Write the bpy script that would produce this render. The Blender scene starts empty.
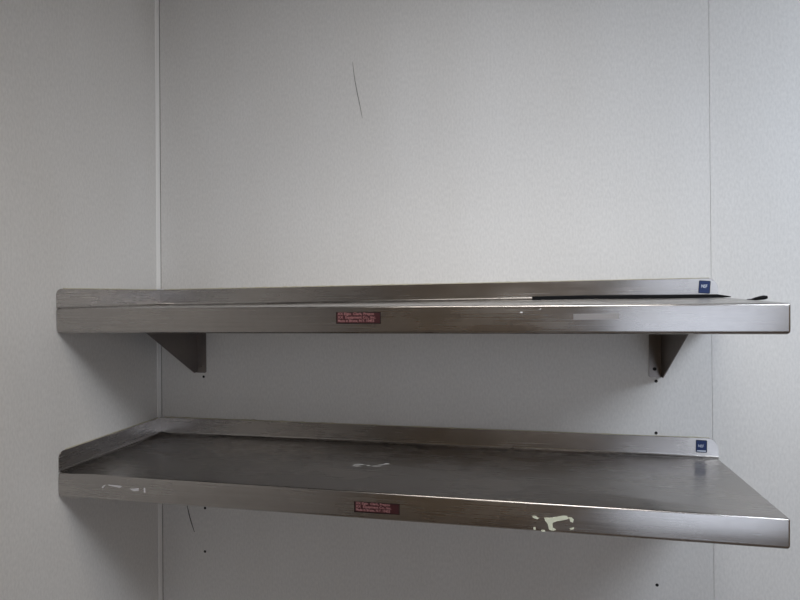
import bpy, bmesh, math, random
from mathutils import Vector, Matrix
import numpy as np
random.seed(4)
C = bpy.context.scene.collection
Z0 = 1.5                       # height of the upper shelf top above the floor

# ------------------------------------------------------------------ camera
def make_camera():
    yaw, pitch, roll, f = -0.2058, -0.0011, -0.0059, 581.8
    fw = Vector((math.sin(yaw)*math.cos(pitch), math.cos(yaw)*math.cos(pitch), math.sin(pitch)))
    rt = Vector((math.cos(yaw), -math.sin(yaw), 0))
    up = rt.cross(fw)
    r2 = rt*math.cos(roll) + up*math.sin(roll)
    u2 = up*math.cos(roll) - rt*math.sin(roll)
    m = Matrix(((r2.x, u2.x, -fw.x, 0.8444), (r2.y, u2.y, -fw.y, -1.2418),
                (r2.z, u2.z, -fw.z, Z0+0.0073), (0, 0, 0, 1)))
    cd = bpy.data.cameras.new('camera'); cd.sensor_width = 36; cd.sensor_fit = 'HORIZONTAL'
    cd.lens = f/800*36; cd.clip_start = .01
    co = bpy.data.objects.new('camera', cd); C.objects.link(co); co.matrix_world = m
    bpy.context.scene.camera = co
make_camera()

# ------------------------------------------------------------------ light
W = bpy.data.worlds.new('world'); bpy.context.scene.world = W; W.use_nodes = True
bg = W.node_tree.nodes['Background']
bg.inputs[0].default_value = (1.0, .93, .86, 1); bg.inputs[1].default_value = AMB = 0.13
def area(name, loc, target, sx, sy, power, col):
    l = bpy.data.lights.new(name, 'AREA'); l.shape = 'RECTANGLE'; l.size = sx; l.size_y = sy
    l.energy = power; l.color = col
    o = bpy.data.objects.new(name, l); C.objects.link(o); o.location = loc
    d = Vector(target)-Vector(loc)
    o.rotation_euler = d.to_track_quat('-Z', 'Y').to_euler()
    return o
#LIGHTS
# ceiling lamp, two added aimed fill lamps, cool daylight through an unseen rear doorway
a = area('ceiling_lamp', (.86, -.84, 2.405), (.86, -.839, 0), .9, .3, 3.4, (1, .945, .86)); a.data.spread = math.radians(111)
a = area('aimed_fill', (2.15, -1.12, 2.3), (1.55, 0, 1.44), .8, .3, 5.1, (.80, .885, 1)); a.data.spread = math.radians(90)  # unseen fill, added to brighten the right side
a = area('aimed_fill', (1.1, -1.05, 2.28), (.42, 0, 1.38), .5, .3, 1.25, (.98, .98, .99)); a.data.spread = math.radians(78)  # unseen fill, added to brighten the left wall and shelf ends
area('doorway_daylight', (2.03, -2.62, 1.13), (2.03, 0, 1.13), .94, 1.84, 9.8, (.75, .84, 1))
#ENDLIGHTS
vs = bpy.context.scene.view_settings
bpy.context.scene.display_settings.display_device = 'sRGB'
vs.view_transform = 'Standard'; vs.look = 'None'; vs.exposure = 0; vs.gamma = 1; vs.use_curve_mapping = False

# ------------------------------------------------------------------ materials
def mat(name, col, rough=.5, metal=0, emit=None):
    m = bpy.data.materials.new(name); m.use_nodes = True
    b = m.node_tree.nodes['Principled BSDF']
    b.inputs['Base Color'].default_value = (*col, 1); b.inputs['Roughness'].default_value = rough
    b.inputs['Metallic'].default_value = metal
    return m
def noise(nt, scale, coord, vec, detail=3, loc=(0, 0, 0)):
    mp = nt.nodes.new('ShaderNodeMapping'); mp.inputs['Scale'].default_value = vec
    mp.inputs['Location'].default_value = loc
    nt.links.new(coord, mp.inputs['Vector'])
    n = nt.nodes.new('ShaderNodeTexNoise'); n.inputs['Scale'].default_value = scale
    n.inputs['Detail'].default_value = detail
    nt.links.new(mp.outputs[0], n.inputs['Vector']); return n
def ramp(nt, fac, a, b, c0, c1):
    r = nt.nodes.new('ShaderNodeValToRGB'); nt.links.new(fac, r.inputs[0])
    r.color_ramp.elements[0].position = a; r.color_ramp.elements[1].position = b
    r.color_ramp.elements[0].color = c0; r.color_ramp.elements[1].color = c1
    return r
def maprange(nt, fac, lo, hi, a=.3, b=.7):
    r = nt.nodes.new('ShaderNodeMapRange'); nt.links.new(fac, r.inputs[0])
    r.inputs[1].default_value = a; r.inputs[2].default_value = b
    r.inputs[3].default_value = lo; r.inputs[4].default_value = hi
    return r
def wall_mat(name, col, col2):
    m = mat(name, col, .55); nt = m.node_tree; b = nt.nodes['Principled BSDF']
    b.inputs['Specular IOR Level'].default_value = .3
    tc = nt.nodes.new('ShaderNodeTexCoord').outputs['Object']
    n1 = noise(nt, 1, tc, (260, 260, 120), 2)          # pebbled, slightly upright grain
    n2 = noise(nt, 1, tc, (7, 7, 3), 3)                # faint soiling
    r = ramp(nt, n2.outputs[0], .3, .75, (*col2, 1), (*col, 1))
    mx = nt.nodes.new('ShaderNodeMixRGB'); mx.blend_type = 'MULTIPLY'; mx.inputs[0].default_value = 1
    r1 = ramp(nt, n1.outputs[0], .3, .7, (.90, .90, .90, 1), (1, 1, 1, 1))
    nt.links.new(r.outputs[0], mx.inputs[1]); nt.links.new(r1.outputs[0], mx.inputs[2])
    nt.links.new(mx.outputs[0], b.inputs['Base Color'])
    bp = nt.nodes.new('ShaderNodeBump'); bp.inputs['Strength'].default_value = .35
    bp.inputs['Distance'].default_value = .0006
    nt.links.new(n1.outputs[0], bp.inputs['Height']); nt.links.new(bp.outputs[0], b.inputs['Normal'])
    return m
def steel_mat(name, col, rough, along=0, tang=(0, .7, .7), aniso=.55, wear=.08, smudge=.8):
    m = mat(name, col, rough, 1); nt = m.node_tree; b = nt.nodes['Principled BSDF']
    tc = nt.nodes.new('ShaderNodeTexCoord').outputs['Object']
    v = [420, 420, 420]; v[along] = 5
    g = noise(nt, 1, tc, v, 2)                          # brushed grain
    s = noise(nt, 1, tc, (7, 16, 16) if along == 0 else (16, 7, 16), 5)    # smudges
    s2 = noise(nt, 1, tc, (60, 110, 110), 3)
    rr = maprange(nt, s.outputs[0], rough-wear, rough+wear)
    ad = nt.nodes.new('ShaderNodeMath'); ad.operation = 'MULTIPLY_ADD'; ad.inputs[1].default_value = .12
    nt.links.new(g.outputs[0], ad.inputs[0]); nt.links.new(rr.outputs[0], ad.inputs[2])
    nt.links.new(ad.outputs[0], b.inputs['Roughness'])
    c1 = ramp(nt, s.outputs[0], .3, .7, (*[x*smudge for x in col], 1), (*col, 1))
    c2 = ramp(nt, s2.outputs[0], .25, .6, (.95, .95, .95, 1), (1, 1, 1, 1))
    mx = nt.nodes.new('ShaderNodeMixRGB'); mx.blend_type = 'MULTIPLY'; mx.inputs[0].default_value = 1
    nt.links.new(c1.outputs[0], mx.inputs[1]); nt.links.new(c2.outputs[0], mx.inputs[2])
    c3 = ramp(nt, g.outputs[0], .25, .75, (.90, .90, .90, 1), (1, 1, 1, 1))
    my = nt.nodes.new('ShaderNodeMixRGB'); my.blend_type = 'MULTIPLY'; my.inputs[0].default_value = 1
    nt.links.new(mx.outputs[0], my.inputs[1]); nt.links.new(c3.outputs[0], my.inputs[2])
    nt.links.new(my.outputs[0], b.inputs['Base Color'])
    bp = nt.nodes.new('ShaderNodeBump'); bp.inputs['Strength'].default_value = .07
    bp.inputs['Distance'].default_value = .0002
    nt.links.new(g.outputs[0], bp.inputs['Height']); nt.links.new(bp.outputs[0], b.inputs['Normal'])
    b.inputs['Anisotropic'].default_value = aniso
    cx = nt.nodes.new('ShaderNodeCombineXYZ')
    for i in range(3): cx.inputs[i].default_value = tang[i]
    nt.links.new(cx.outputs[0], b.inputs['Tangent'])
    return m
WALL = wall_mat('textured wall panel', (.80, .787, .768), (.765, .748, .722))
PAINT = wall_mat('cream painted wall', (.76, .61, .44), (.72, .57, .41))
VINYL = mat('white vinyl strip', (.92, .91, .89), .4)
GAP_SHADE = mat('joint gap shade', (.22, .20, .18), .8)  # dark colour standing in for the shadow in the strip's gap
STEEL = steel_mat('brushed stainless steel', (.475, .45, .43), .2, smudge=.9, wear=.05)
STEELY = steel_mat('brushed stainless side', (.475, .45, .43), .2, along=1, tang=(.7, 0, .7), smudge=.96, wear=.05)
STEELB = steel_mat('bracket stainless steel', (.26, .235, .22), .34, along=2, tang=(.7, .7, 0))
CAULK = mat('yellowed sealant', (.52, .48, .36), .7)
HOLE = mat('dark hole', (.008, .008, .008), .8)
SCUFF = mat('dark scuff', (.06, .055, .05), .8)
SCUFF2 = mat('faint grey scratch', (.16, .15, .14), .8)
BLACK = mat('black rubber', (.006, .006, .007), .7); BLACK.node_tree.nodes['Principled BSDF'].inputs['Specular IOR Level'].default_value = .15
RED = mat('maroon label', (.042, .007, .009), .5)
REDB = mat('dark label edge', (.010, .003, .003), .5)
PINK = mat('pale label print', (.36, .17, .17), .6)
BLUE = mat('blue label', (.003, .022, .11), .5)
BLUED = mat('dark blue label edge', (.004, .012, .04), .4)
WHITE = mat('white label print', (.75, .8, .88), .5)
TAPE = mat('cream paper residue', (.72, .74, .58), .8)
GHOST = mat('dried glue film', (.50, .47, .45), .42, 1)
SCRAPE = mat('light scrape', (.68, .66, .68), .5)
CHALK = mat('whitish scrape', (.82, .81, .80), .6)
FLOOR = mat('dark quarry tile', (.14, .12, .105), .5)
nt = FLOOR.node_tree; br = nt.nodes.new('ShaderNodeTexBrick')
br.inputs['Scale'].default_value = 3.3; br.offset = 0
br.inputs['Color1'].default_value = (.30, .23, .17, 1); br.inputs['Color2'].default_value = (.26, .20, .15, 1)
br.inputs['Mortar'].default_value = (.05, .05, .05, 1); br.inputs['Mortar Size'].default_value = .02
br.inputs['Row Height'].default_value = .5
nt.links.new(nt.nodes.new('ShaderNodeTexCoord').outputs['Object'], br.inputs['Vector'])
nt.links.new(br.outputs[0], nt.nodes['Principled BSDF'].inputs['Base Color'])

# ------------------------------------------------------------------ mesh helpers
def link(name, bm, m, parent=None, smooth=False, mats=None):
    me = bpy.data.meshes.new(name); bmesh.ops.recalc_face_normals(bm, faces=bm.faces[:]); bm.to_mesh(me); bm.free()
    for x in (mats or [m]): me.materials.append(x)
    if smooth:
        me.shade_smooth()
        me.set_sharp_from_angle(angle=math.radians(40))
    o = bpy.data.objects.new(name, me); C.objects.link(o)
    if parent: o.parent = parent
    return o
def box(bm, a, b, bev=0):
    vs_ = [bm.verts.new((x, y, z)) for x in (a[0], b[0]) for y in (a[1], b[1]) for z in (a[2], b[2])]
    fs = [(0, 1, 3, 2), (4, 6, 7, 5), (0, 4, 5, 1), (2, 3, 7, 6), (0, 2, 6, 4), (1, 5, 7, 3)]
    F = [bm.faces.new([vs_[i] for i in f]) for f in fs]
    if bev:
        es = set(e for f in F for e in f.edges)
        bmesh.ops.bevel(bm, geom=list(es), offset=bev, segments=2, affect='EDGES', profile=.5)
def boxo(name, a, b, m, parent=None, bev=0):
    bm = bmesh.new(); box(bm, a, b, bev); return link(name, bm, m, parent, bev > 0)
def prism(bm, pts, ax, d0, d1):
    """polygon pts (2D) extruded along axis ax from d0 to d1"""
    def P(p, d):
        if ax == 0: return (d, p[0], p[1])
        if ax == 1: return (p[0], d, p[1])
        return (p[0], p[1], d)
    A = [bm.verts.new(P(p, d0)) for p in pts]; B = [bm.verts.new(P(p, d1)) for p in pts]
    bm.faces.new(A); bm.faces.new(B[::-1])
    n = len(pts)
    for i in range(n): bm.faces.new((A[i], A[(i+1) % n], B[(i+1) % n], B[i]))
def tube(bm, pts, r, n=8, closed=True, rs=None):
    rings = []
    for i, p in enumerate(pts):
        p = Vector(p); a = Vector(pts[max(i-1, 0)]); b = Vector(pts[min(i+1, len(pts)-1)])
        t = (b-a).normalized(); s = t.orthogonal().normalized() if i == 0 else (s-t*s.dot(t)).normalized()
        u = t.cross(s); rr = rs[i] if rs else r
        rings.append([bm.verts.new(p+(s*math.cos(2*math.pi*k/n)+u*math.sin(2*math.pi*k/n))*rr) for k in range(n)])
    for q in range(len(rings)-1):
        for k in range(n):
            bm.faces.new((rings[q][k], rings[q][(k+1) % n], rings[q+1][(k+1) % n], rings[q+1][k]))
    if closed: bm.faces.new(rings[0][::-1]); bm.faces.new(rings[-1])
def disc(bm, c, r, h, ax=1, n=20, dome=.5):
    """a shallow round head that sticks out by h towards -y (ax 1)"""
    rings = []
    for (rr, hh) in ((r, 0), (r, h*.6), (r*dome, h)):
        rings.append([bm.verts.new((c[0]+rr*math.cos(2*math.pi*k/n), c[1]-hh, c[2]+rr*math.sin(2*math.pi*k/n))) for k in range(n)])
    for q in range(2):
        for k in range(n): bm.faces.new((rings[q][k], rings[q][(k+1) % n], rings[q+1][(k+1) % n], rings[q+1][k]))
    bm.faces.new(rings[0][::-1]); bm.faces.new(rings[-1])
def structure(o): o['kind'] = 'structure'; return o
def thing(name, label, cat, loc=(0, 0, 0), rot=(0, 0, 0), group=None):
    o = bpy.data.objects.new(name, None); C.objects.link(o); o.location = loc; o.rotation_euler = rot
    o.empty_display_size = .05
    o['label'] = label; o['category'] = cat
    if group: o['group'] = group
    return o

# ------------------------------------------------------------------ room
XR, YR, ZC = 3.0, -2.6, 2.42
SX = 1.2090
bm = bmesh.new()
lean = .0036
for q in ([(-.1, 0), (SX-.0003+lean*Z0, 0), (SX-.0003+lean*(Z0-ZC), ZC), (-.1, ZC)],):
    prism(bm, q, 1, 0, .08)
prism(bm, [(SX+.0003+lean*Z0, 0), (XR, 0), (XR, ZC), (SX+.0003+lean*(Z0-ZC), ZC)], 1, -.0003, .08)
box(bm, (SX-.03, .0012, 0), (SX+.03, .07, ZC))
wall = structure(link('wall_back', bm, WALL))
wl = structure(boxo('wall_left', (-.08, YR, 0), (0, 0, ZC), WALL))
structure(boxo('wall_right', (XR, YR, 0), (XR+.08, .08, ZC), PAINT))
bm = bmesh.new()
box(bm, (-.08, YR-.08, 0), (1.32, YR, ZC)); box(bm, (2.52, YR-.08, 0), (XR+.08, YR, ZC)); box(bm, (1.32, YR-.08, 2.08), (2.52, YR, ZC))
structure(link('wall_rear', bm, PAINT))
structure(boxo('floor', (-.08, YR-.08, -.06), (XR+.08, .08, 0), FLOOR))
structure(boxo('ceiling', (-.08, YR-.08, ZC), (XR+.08, .08, ZC+.06), WALL))
# inside-corner strip: a small cove moulding from floor to ceiling
bm = bmesh.new()
pts = [(0, -.013), (0, 0), (.0028, 0), (.0028, -.0012), (.0024, -.0040), (.0020, -.0080), (.0016, -.0120), (.0010, -.013)]
for za, zb in ((0, Z0-.3084-.0465), (Z0-.3084+.0385, Z0-.0465), (Z0+.0345, ZC)):     # cut where the shelves sit in the corner
    prism(bm, pts, 2, za, zb)
trim = structure(link('trim_1', bm, VINYL))
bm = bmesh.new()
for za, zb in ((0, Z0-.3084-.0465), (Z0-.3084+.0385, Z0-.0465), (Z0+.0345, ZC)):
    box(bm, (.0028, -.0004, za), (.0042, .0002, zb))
link('joint_shade_line', bm, GAP_SHADE, trim)  # gap shadow beside the strip, put in as thin dark boxes
# screw holes and scuffs on the back wall (parts of the wall)
for x, z in ((.1135, -.1715), (1.1067, -.1590), (.1149, -.4796), (.1142, -.5817), (1.1061, -.2627), (1.1065, -.5666)):
    bm = bmesh.new(); disc(bm, (x, .0002, Z0+z), .0031, .0007, dome=.8); link('screw_hole', bm, HOLE, wall)
def scuff(pts, w, m):
    bm = bmesh.new(); n = len(pts); top = []; bot = []
    ws = [w*(.35+.65*math.sin(math.pi*(i+.4)/(n))) for i in range(n)]
    P = [Vector((x, -.0003, Z0+z)) for x, z in pts]
    tube(bm, P, w, 6, rs=ws); return link('scuff_mark', bm, m, wall)
scuff([(.4812+.0215*t+.006*math.sin(t*3.0)*(-1)*(1-t)*.6, .534-.126*t) for t in [i/10 for i in range(11)]], .0007, SCUFF2)
scuff([(.0682+.019*t**1.35, -.4706-.067*t) for t in [i/8 for i in range(9)]], .0011, SCUFF)

# ------------------------------------------------------------------ shelves
L, D, H = 1.2195, .3116, .0455
def rrect(x0, y0, x1, y1, rc, n=6):
    """counter-clockwise outline: only the right-front corner is well rounded"""
    pts = []
    for (cx, cy, r, a0) in ((x1, y1, .0008, 0), (x0, y1, .0008, 90), (x0, y0, max(rc*.45, .0006), 180), (x1, y0, max(rc, .0006), 270)):
        sx = -1 if cx == x1 else 1; sy = -1 if cy == y1 else 1
        for k in range(n+1):
            a = math.radians(a0+90*k/n)
            pts.append((cx+sx*r+r*math.cos(a), cy+sy*r+r*math.sin(a)))
    return pts
def splash(bm, length, top, R, rend, axis):
    """upstand with a coved foot; axis 0 runs along x at the wall y=0, axis 1 runs along -y at the wall x=0"""
    T = .0016; G = .0006; F = .0055
    xs = [0.0] + [length*i/24 for i in range(1, 24)] + [length-R+R*math.sin(math.radians(a)) for a in range(0, 91, 9)]
    xs = sorted(set(round(x, 6) for x in xs))
    st = []
    for x in xs:
        h = top
        if x > length-R: h = top-R+math.sqrt(max(R*R-(x-(length-R))**2, 0))
        h = max(h, F+.003)
        prof = [(G, 0.0002), (G, h)]
        prof += [(G+T*.5, h+.0003), (G+T, h-.0004)]
        for k in range(0, 6):
            a = math.radians(90*k/5); prof.append((G+T+F*(1-math.cos(a)), .0006+F*(1-math.sin(a))))
        prof.append((G+T+F, .0002))
        ring = []
        for d, z in prof:
            ring.append(bm.verts.new((x, -d, z) if axis == 0 else (d, -x, z)))
        st.append(ring)
    n = len(st[0])
    for i in range(len(st)-1):
        for k in range(n): bm.faces.new((st[i][k], st[i][(k+1) % n], st[i+1][(k+1) % n], st[i+1][k]))
    bm.faces.new(st[0]); bm.faces.new(st[-1][::-1])
def text_mesh(s, size, m, parent, loc, xs=1, name='lettering', bold=.0):
    cu = bpy.data.curves.new('t', 'FONT'); cu.body = s; cu.size = size; cu.extrude = .00008; cu.offset = bold
    cu.align_x = 'LEFT'; cu.resolution_u = 2
    t = bpy.data.objects.new('t', cu); C.objects.link(t)
    me = bpy.data.meshes.new_from_object(t.evaluated_get(bpy.context.evaluated_depsgraph_get()))
    bpy.data.objects.remove(t); bpy.data.curves.remove(cu)
    # lie flat facing -y
    for v in me.vertices: v.co = Vector((v.co.x*xs, -v.co.z, v.co.y))
    me.materials.clear(); me.materials.append(m)
    o = bpy.data.objects.new(name, me); C.objects.link(o); o.parent = parent; o.location = loc
    return o
def flat_part(name, polys, y, m, parent, th=.00025):
    bm = bmesh.new()
    for p in polys: prism(bm, p, 1, y, y-th)
    return link(name, bm, m, parent)
def make_shelf(label, loc, rot, top, D, L=L, twist=0):
    s = thing('wall_shelf', label, 'shelf', loc, rot)
    # ---- body: plate with rolled front, right and left aprons and an inward return
    prof = []
    rt, rb = .0035, .006
    for k in range(0, 6):
        a = math.radians(90*k/5); prof.append((rt-rt*math.sin(a), -rt*(1-math.cos(a))))
    for k in range(0, 7):
        a = math.radians(90*k/6); prof.append((rb*(1-math.cos(a)), -(H-rb)-rb*math.sin(a)))
    prof += [(.016, -H), (.016, -H+.0012), (.0075, -H+.0012), (.0014, -H+.0075), (.0014, -.0045), (.0045, -.0014)]
    bm = bmesh.new(); rings = []
    for d, z in prof:
        rings.append([bm.verts.new((x, y, z)) for x, y in rrect(.0008+d, -D+d, L-d, -.0008-d,   .0034-d)])
    n = len(rings[0])
    for q in range(len(rings)-1):
        for k in range(n): bm.faces.new((rings[q][k], rings[q][(k+1) % n], rings[q+1][(k+1) % n], rings[q+1][k]))
    bm.faces.new(rings[0]); bm.faces.new(rings[-1][::-1])
    link('shelf_plate', bm, STEEL, s, True)
    bm = bmesh.new(); splash(bm, L, top, .020, 0, 0); link('back_upstand', bm, STEEL, s, True)
    bm = bmesh.new(); splash(bm, D-.001, top, .012, 0, 1); link('side_upstand', bm, STEELY, s, True)
    # ---- sealant along the tops of the upstands
    bm = bmesh.new(); N = 120
    pts = []; rs = []
    for i in range(N+1):
        x = .012+(L-.016-.012)*i/N; pts.append((x, -.0008, top+.0004+random.uniform(0, .0004)))
        rs.append(.0009+.0006*random.random()*(1.2-x)+(.0008 if random.random() < .12 else 0))
    tube(bm, pts, .001, 6, rs=rs)
    pts = []; rs = []
    for i in range(41):
        y = -.012-(D-.03)*i/40; pts.append((.0008, y, top+.0004+random.uniform(0, .0004))); rs.append(.001+.0006*random.random())
    tube(bm, pts, .001, 6, rs=rs)
    link('sealant_bead', bm, CAULK, s, True)
    if twist:                                  # the sheet is slightly twisted: its back edge slopes more than its front
        for c in s.children:
            for v in c.data.vertices:
                v.co.z += twist*(v.co.x/L-.5)*max(0, 1+v.co.y/D)
    return s
def red_label(s, x, z, w, h, tilt, lines, D):
    y = -D
    o = flat_part('maker_label', [[(0, 0), (w, 0), (w, h), (0, h)]], 0, REDB, s)
    o.location = (x, y, z); o.rotation_euler = (0, tilt, 0)
    e = .0016
    flat_part('label_field', [[(e, e), (w-e, e), (w-e, h-e), (e, h-e)]], -.00022, RED, o, .00012)
    k = len(lines)
    for i, (t, x0, xs) in enumerate(lines):
        text_mesh(t, h*.31, PINK, o, (x0, -.0004, h-(i+1)*h*.88/k+.0008), xs, bold=.00010)
    return o
def blue_label(s, x, z, w, h, tilt, kind):
    y = -.0024
    def rr(x0, z0, x1, z1, r):
        p = []
        for cx, cz, a0 in ((x1-r, z1-r, 0), (x0+r, z1-r, 90), (x0+r, z0+r, 180), (x1-r, z0+r, 270)):
            for k in range(5):
                a = math.radians(a0+22.5*k); p.append((cx+r*math.cos(a), cz+r*math.sin(a)))
        return p
    o = flat_part('certification_label', [rr(0, 0, w, h, .002)], 0, BLUED, s)
    o.location = (x, y, z); o.rotation_euler = (0, tilt, 0)
    flat_part('label_field', [rr(.0014, .0014, w-.0014, h-.0014, .0015)], -.00022, BLUE, o, .00012)
    if kind == 0:
        text_mesh('NSF', .0088, WHITE, o, (.0046, -.0004, h*.45), .72, bold=.0001)
    else:
        text_mesh('NSF', .0076, WHITE, o, (.0042, -.0004, h*.42), .8, bold=.0)
        flat_part('white_line', [[(.0022, .0022), (w-.0022, .0022), (w-.0022, .0042), (.0022, .0042)]], -.0003, WHITE, o, .00016)
    return o

top_s, low_s = .0365, .0384
DU, DL = .3175, .3150
t1, p1, z2, t2, p2 = .0041, .0189, -.3084, .0012, .0081
up = make_shelf('upper stainless steel wall shelf, with the black strip lying on it and brackets showing below',
                (0, 0, Z0), (p1, -t1, 0), top_s, DU, 1.2205, .0075)
lo = make_shelf('lower steel wall shelf with dark top and cream paper residue on its front edge',
                (0, 0, Z0+z2), (p2, -t2, 0), low_s, DL, 1.2195)
TXT = [('XX Elgin  Clark, Prepco', .003, 1.06), ('XX  Equipment Co., Inc.', .003, 1.08), ('Made in Bronx, N.Y. 10455', .003, .93)]
red_label(up, .5425, -.0291, .0766, .0196, 0, TXT, DU)
red_label(lo, .5712, -.0338-.0006, .0772, .0182, -.006, TXT, DL)
blue_label(up, 1.1845, .0095+.0018, .0212, .0252, .07, 0)
blue_label(lo, 1.1785, .0100, .0205, .0245, .01, 1)
def shp(cx, cz, pts, k=1.0): return [(cx+x*k, cz+z*k) for x, z in pts]
# cream paper left on the lower front edge  (x, z relative to the shelf)
def px(u, v):     # pixel of the photograph on the lower front face -> local x, z
    return (.8618+(u-534)*(.0614/41), z2*0-.0218-(v-515)*.00181+(u-534)*.000155)
res = [[px(544, 516), px(552, 516.3), px(563, 514.8), px(567, 515.2), px(568.5, 517.8), px(564, 518.6), px(556, 519.6), px(552.5, 521), px(552.6, 524.6), px(556, 526.8), px(553, 527.6), px(549, 526.6), px(547.5, 521.5), px(545, 518.6)],
       [px(568, 516.4), px(571.5, 516.6), px(573.6, 518.8), px(572.6, 521), px(570, 520.2), px(569.6, 518.2)],
       [px(532, 514.2), px(535, 514.2), px(538.8, 516.4), px(537, 517.2), px(533, 516)],
       [px(533, 524), px(535.5, 524), px(535.4, 526.4), px(533.4, 526)],
       [px(541, 526.6), px(545, 526.6), px(545, 528.2), px(541.4, 528)],
       [px(569.5, 526), px(573.6, 525), px(573.8, 526.6), px(570.4, 527.4)]]
o = flat_part('paper_residue', res, -DL, TAPE, lo, .0003); o['label'] = 'cream torn paper residue on the front edge'
# whitish scrapes on the lower front edge, left end
sc = [shp(.0985, -.018, [(-.006, -.004), (-.002, 0), (.003, .002), (.0015, 0), (-.003, -.005)]),
      shp(.122, -.0168, [(-.016, .001), (.012, .0005), (.012, -.002), (.008, -.0035), (-.0, -.0022), (-.014, -.0006)]),
      shp(.163, -.0215, [(-.012, .001), (-.002, .002), (.006, .003), (.006, -.002), (-.004, -.003), (-.010, -.001)]),
      shp(.181, -.021, [(-.0018, .004), (.0012, .004), (.0018, -.005), (-.0016, -.005)])]
flat_part('scrape_mark', sc, -DL, SCRAPE, lo, .0002)
# scrapes in the top plate of the lower shelf
bm = bmesh.new()
for (cx, cy, w, h, a) in ((.536, -.165, .021, .0022, .1), (.537, -.1755, .021, .002, 0), (.557, -.169, .008, .003, 0), (.5735, -.170, .018, .0022, .15), (.580, -.160, .016, .003, .45), (.589, -.1525, .012, .0055, .2)):
    ca, sa = math.cos(a), math.sin(a); q = []
    for k in range(10):
        th = 2*math.pi*k/10; r_ = random.uniform(.75, 1.1)
        x, y = w/2*math.cos(th)*r_, h/2*math.sin(th)*r_; q.append((cx+ca*x-sa*y, cy+sa*x+ca*y))
    prism(bm, q, 2, .00002, .0002)
link('scrape_mark', bm, CHALK, lo)
# glue film and specks on the upper front edge
flat_part('glue_film', [[(.922, -.0235), (.988, -.0225), (.988, -.0135), (.922, -.0145)]], -DU, GHOST, up, .0001)
flat_part('bright_speck', [shp(.8435, -.0115, [(-.003, -.0008), (.0, .0012), (.003, .0008), (.002, -.0012)])], -DU, CHALK, up, .0002)
flat_part('bright_speck', [shp(.872, -.0065, [(-.002, -.0006), (.002, .0008), (.002, -.0006)])], -DU, CHALK, up, .0002)

# ------------------------------------------------------------------ brackets
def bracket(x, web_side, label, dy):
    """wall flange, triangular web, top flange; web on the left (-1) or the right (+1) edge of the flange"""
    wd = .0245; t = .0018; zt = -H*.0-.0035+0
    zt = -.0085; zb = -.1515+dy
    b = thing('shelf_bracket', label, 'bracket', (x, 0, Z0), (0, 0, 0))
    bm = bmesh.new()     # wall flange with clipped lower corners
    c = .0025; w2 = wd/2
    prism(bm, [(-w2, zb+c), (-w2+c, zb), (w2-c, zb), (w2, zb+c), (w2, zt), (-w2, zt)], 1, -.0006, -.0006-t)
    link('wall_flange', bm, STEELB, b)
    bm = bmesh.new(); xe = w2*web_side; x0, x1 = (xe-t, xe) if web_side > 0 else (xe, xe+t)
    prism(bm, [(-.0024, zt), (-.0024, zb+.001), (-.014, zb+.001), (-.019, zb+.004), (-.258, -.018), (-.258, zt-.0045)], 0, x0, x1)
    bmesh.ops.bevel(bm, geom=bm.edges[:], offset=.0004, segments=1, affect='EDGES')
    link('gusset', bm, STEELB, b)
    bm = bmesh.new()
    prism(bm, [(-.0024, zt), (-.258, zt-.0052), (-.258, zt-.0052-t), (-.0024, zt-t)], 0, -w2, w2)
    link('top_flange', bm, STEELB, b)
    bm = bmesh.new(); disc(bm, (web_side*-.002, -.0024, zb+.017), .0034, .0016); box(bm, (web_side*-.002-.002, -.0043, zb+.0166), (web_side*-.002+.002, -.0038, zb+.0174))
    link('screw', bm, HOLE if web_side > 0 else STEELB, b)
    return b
bracket(.1088, -1, 'left steel bracket under the upper shelf, near the corner strip', -.0105)
bracket(1.1055, 1, 'right steel bracket under the upper shelf, near the wall panel seam', 0)

# ------------------------------------------------------------------ things on the upper shelf
def topz(x, y): return Z0+t1*x+p1*y+.0075*(x/1.2205-.5)*max(0, 1+y/DU)
bm = bmesh.new()
A = Vector((.866, -.020, topz(.866, -.02))); B = Vector((1.226, -.047, topz(1.22, -.047)))
n = 18
rings = []
for i in range(n+1):
    t = i/n; p = A.lerp(B, t); h = .0072+.0006*math.sin(t*5); w = .0085
    if i == n: h = .0024
    if i == n-1: h = .0060
    lift = .0003
    rings.append([bm.verts.new(p+Vector((0, dy, dz))) for dy, dz in ((-w, lift), (-w, h*.8), (-w*.7, h), (w*.7, h), (w, h*.8), (w, lift))])
for i in range(n):
    for k in range(6): bm.faces.new((rings[i][k], rings[i][(k+1) % 6], rings[i+1][(k+1) % 6], rings[i+1][k]))
bm.faces.new(rings[0]); bm.faces.new(rings[-1][::-1])
o = link('rubber_strip', bm, BLACK, None, True)
o['label'] = 'long thin black strip lying along the back of the upper shelf'; o['category'] = 'strip'
bm = bmesh.new()
y = -.19
P = [(1.207, y, 0), (1.210, y, .0002), (1.214, y, .0002), (1.219, y, .0008), (1.226, y, .0020), (1.232, y, .0030), (1.237, y, .0034)]
P = [(x, yy, topz(min(x, 1.22), yy)+.0010+z) for x, yy, z in P]
tube(bm, P, .002, 10, rs=[.0006, .0007, .0009, .0024, .0032, .0036, .0024])
o = link('cable_end', bm, BLACK, None, True)
o['label'] = 'small black cable end poking over the right edge of the upper shelf'; o['category'] = 'cable'
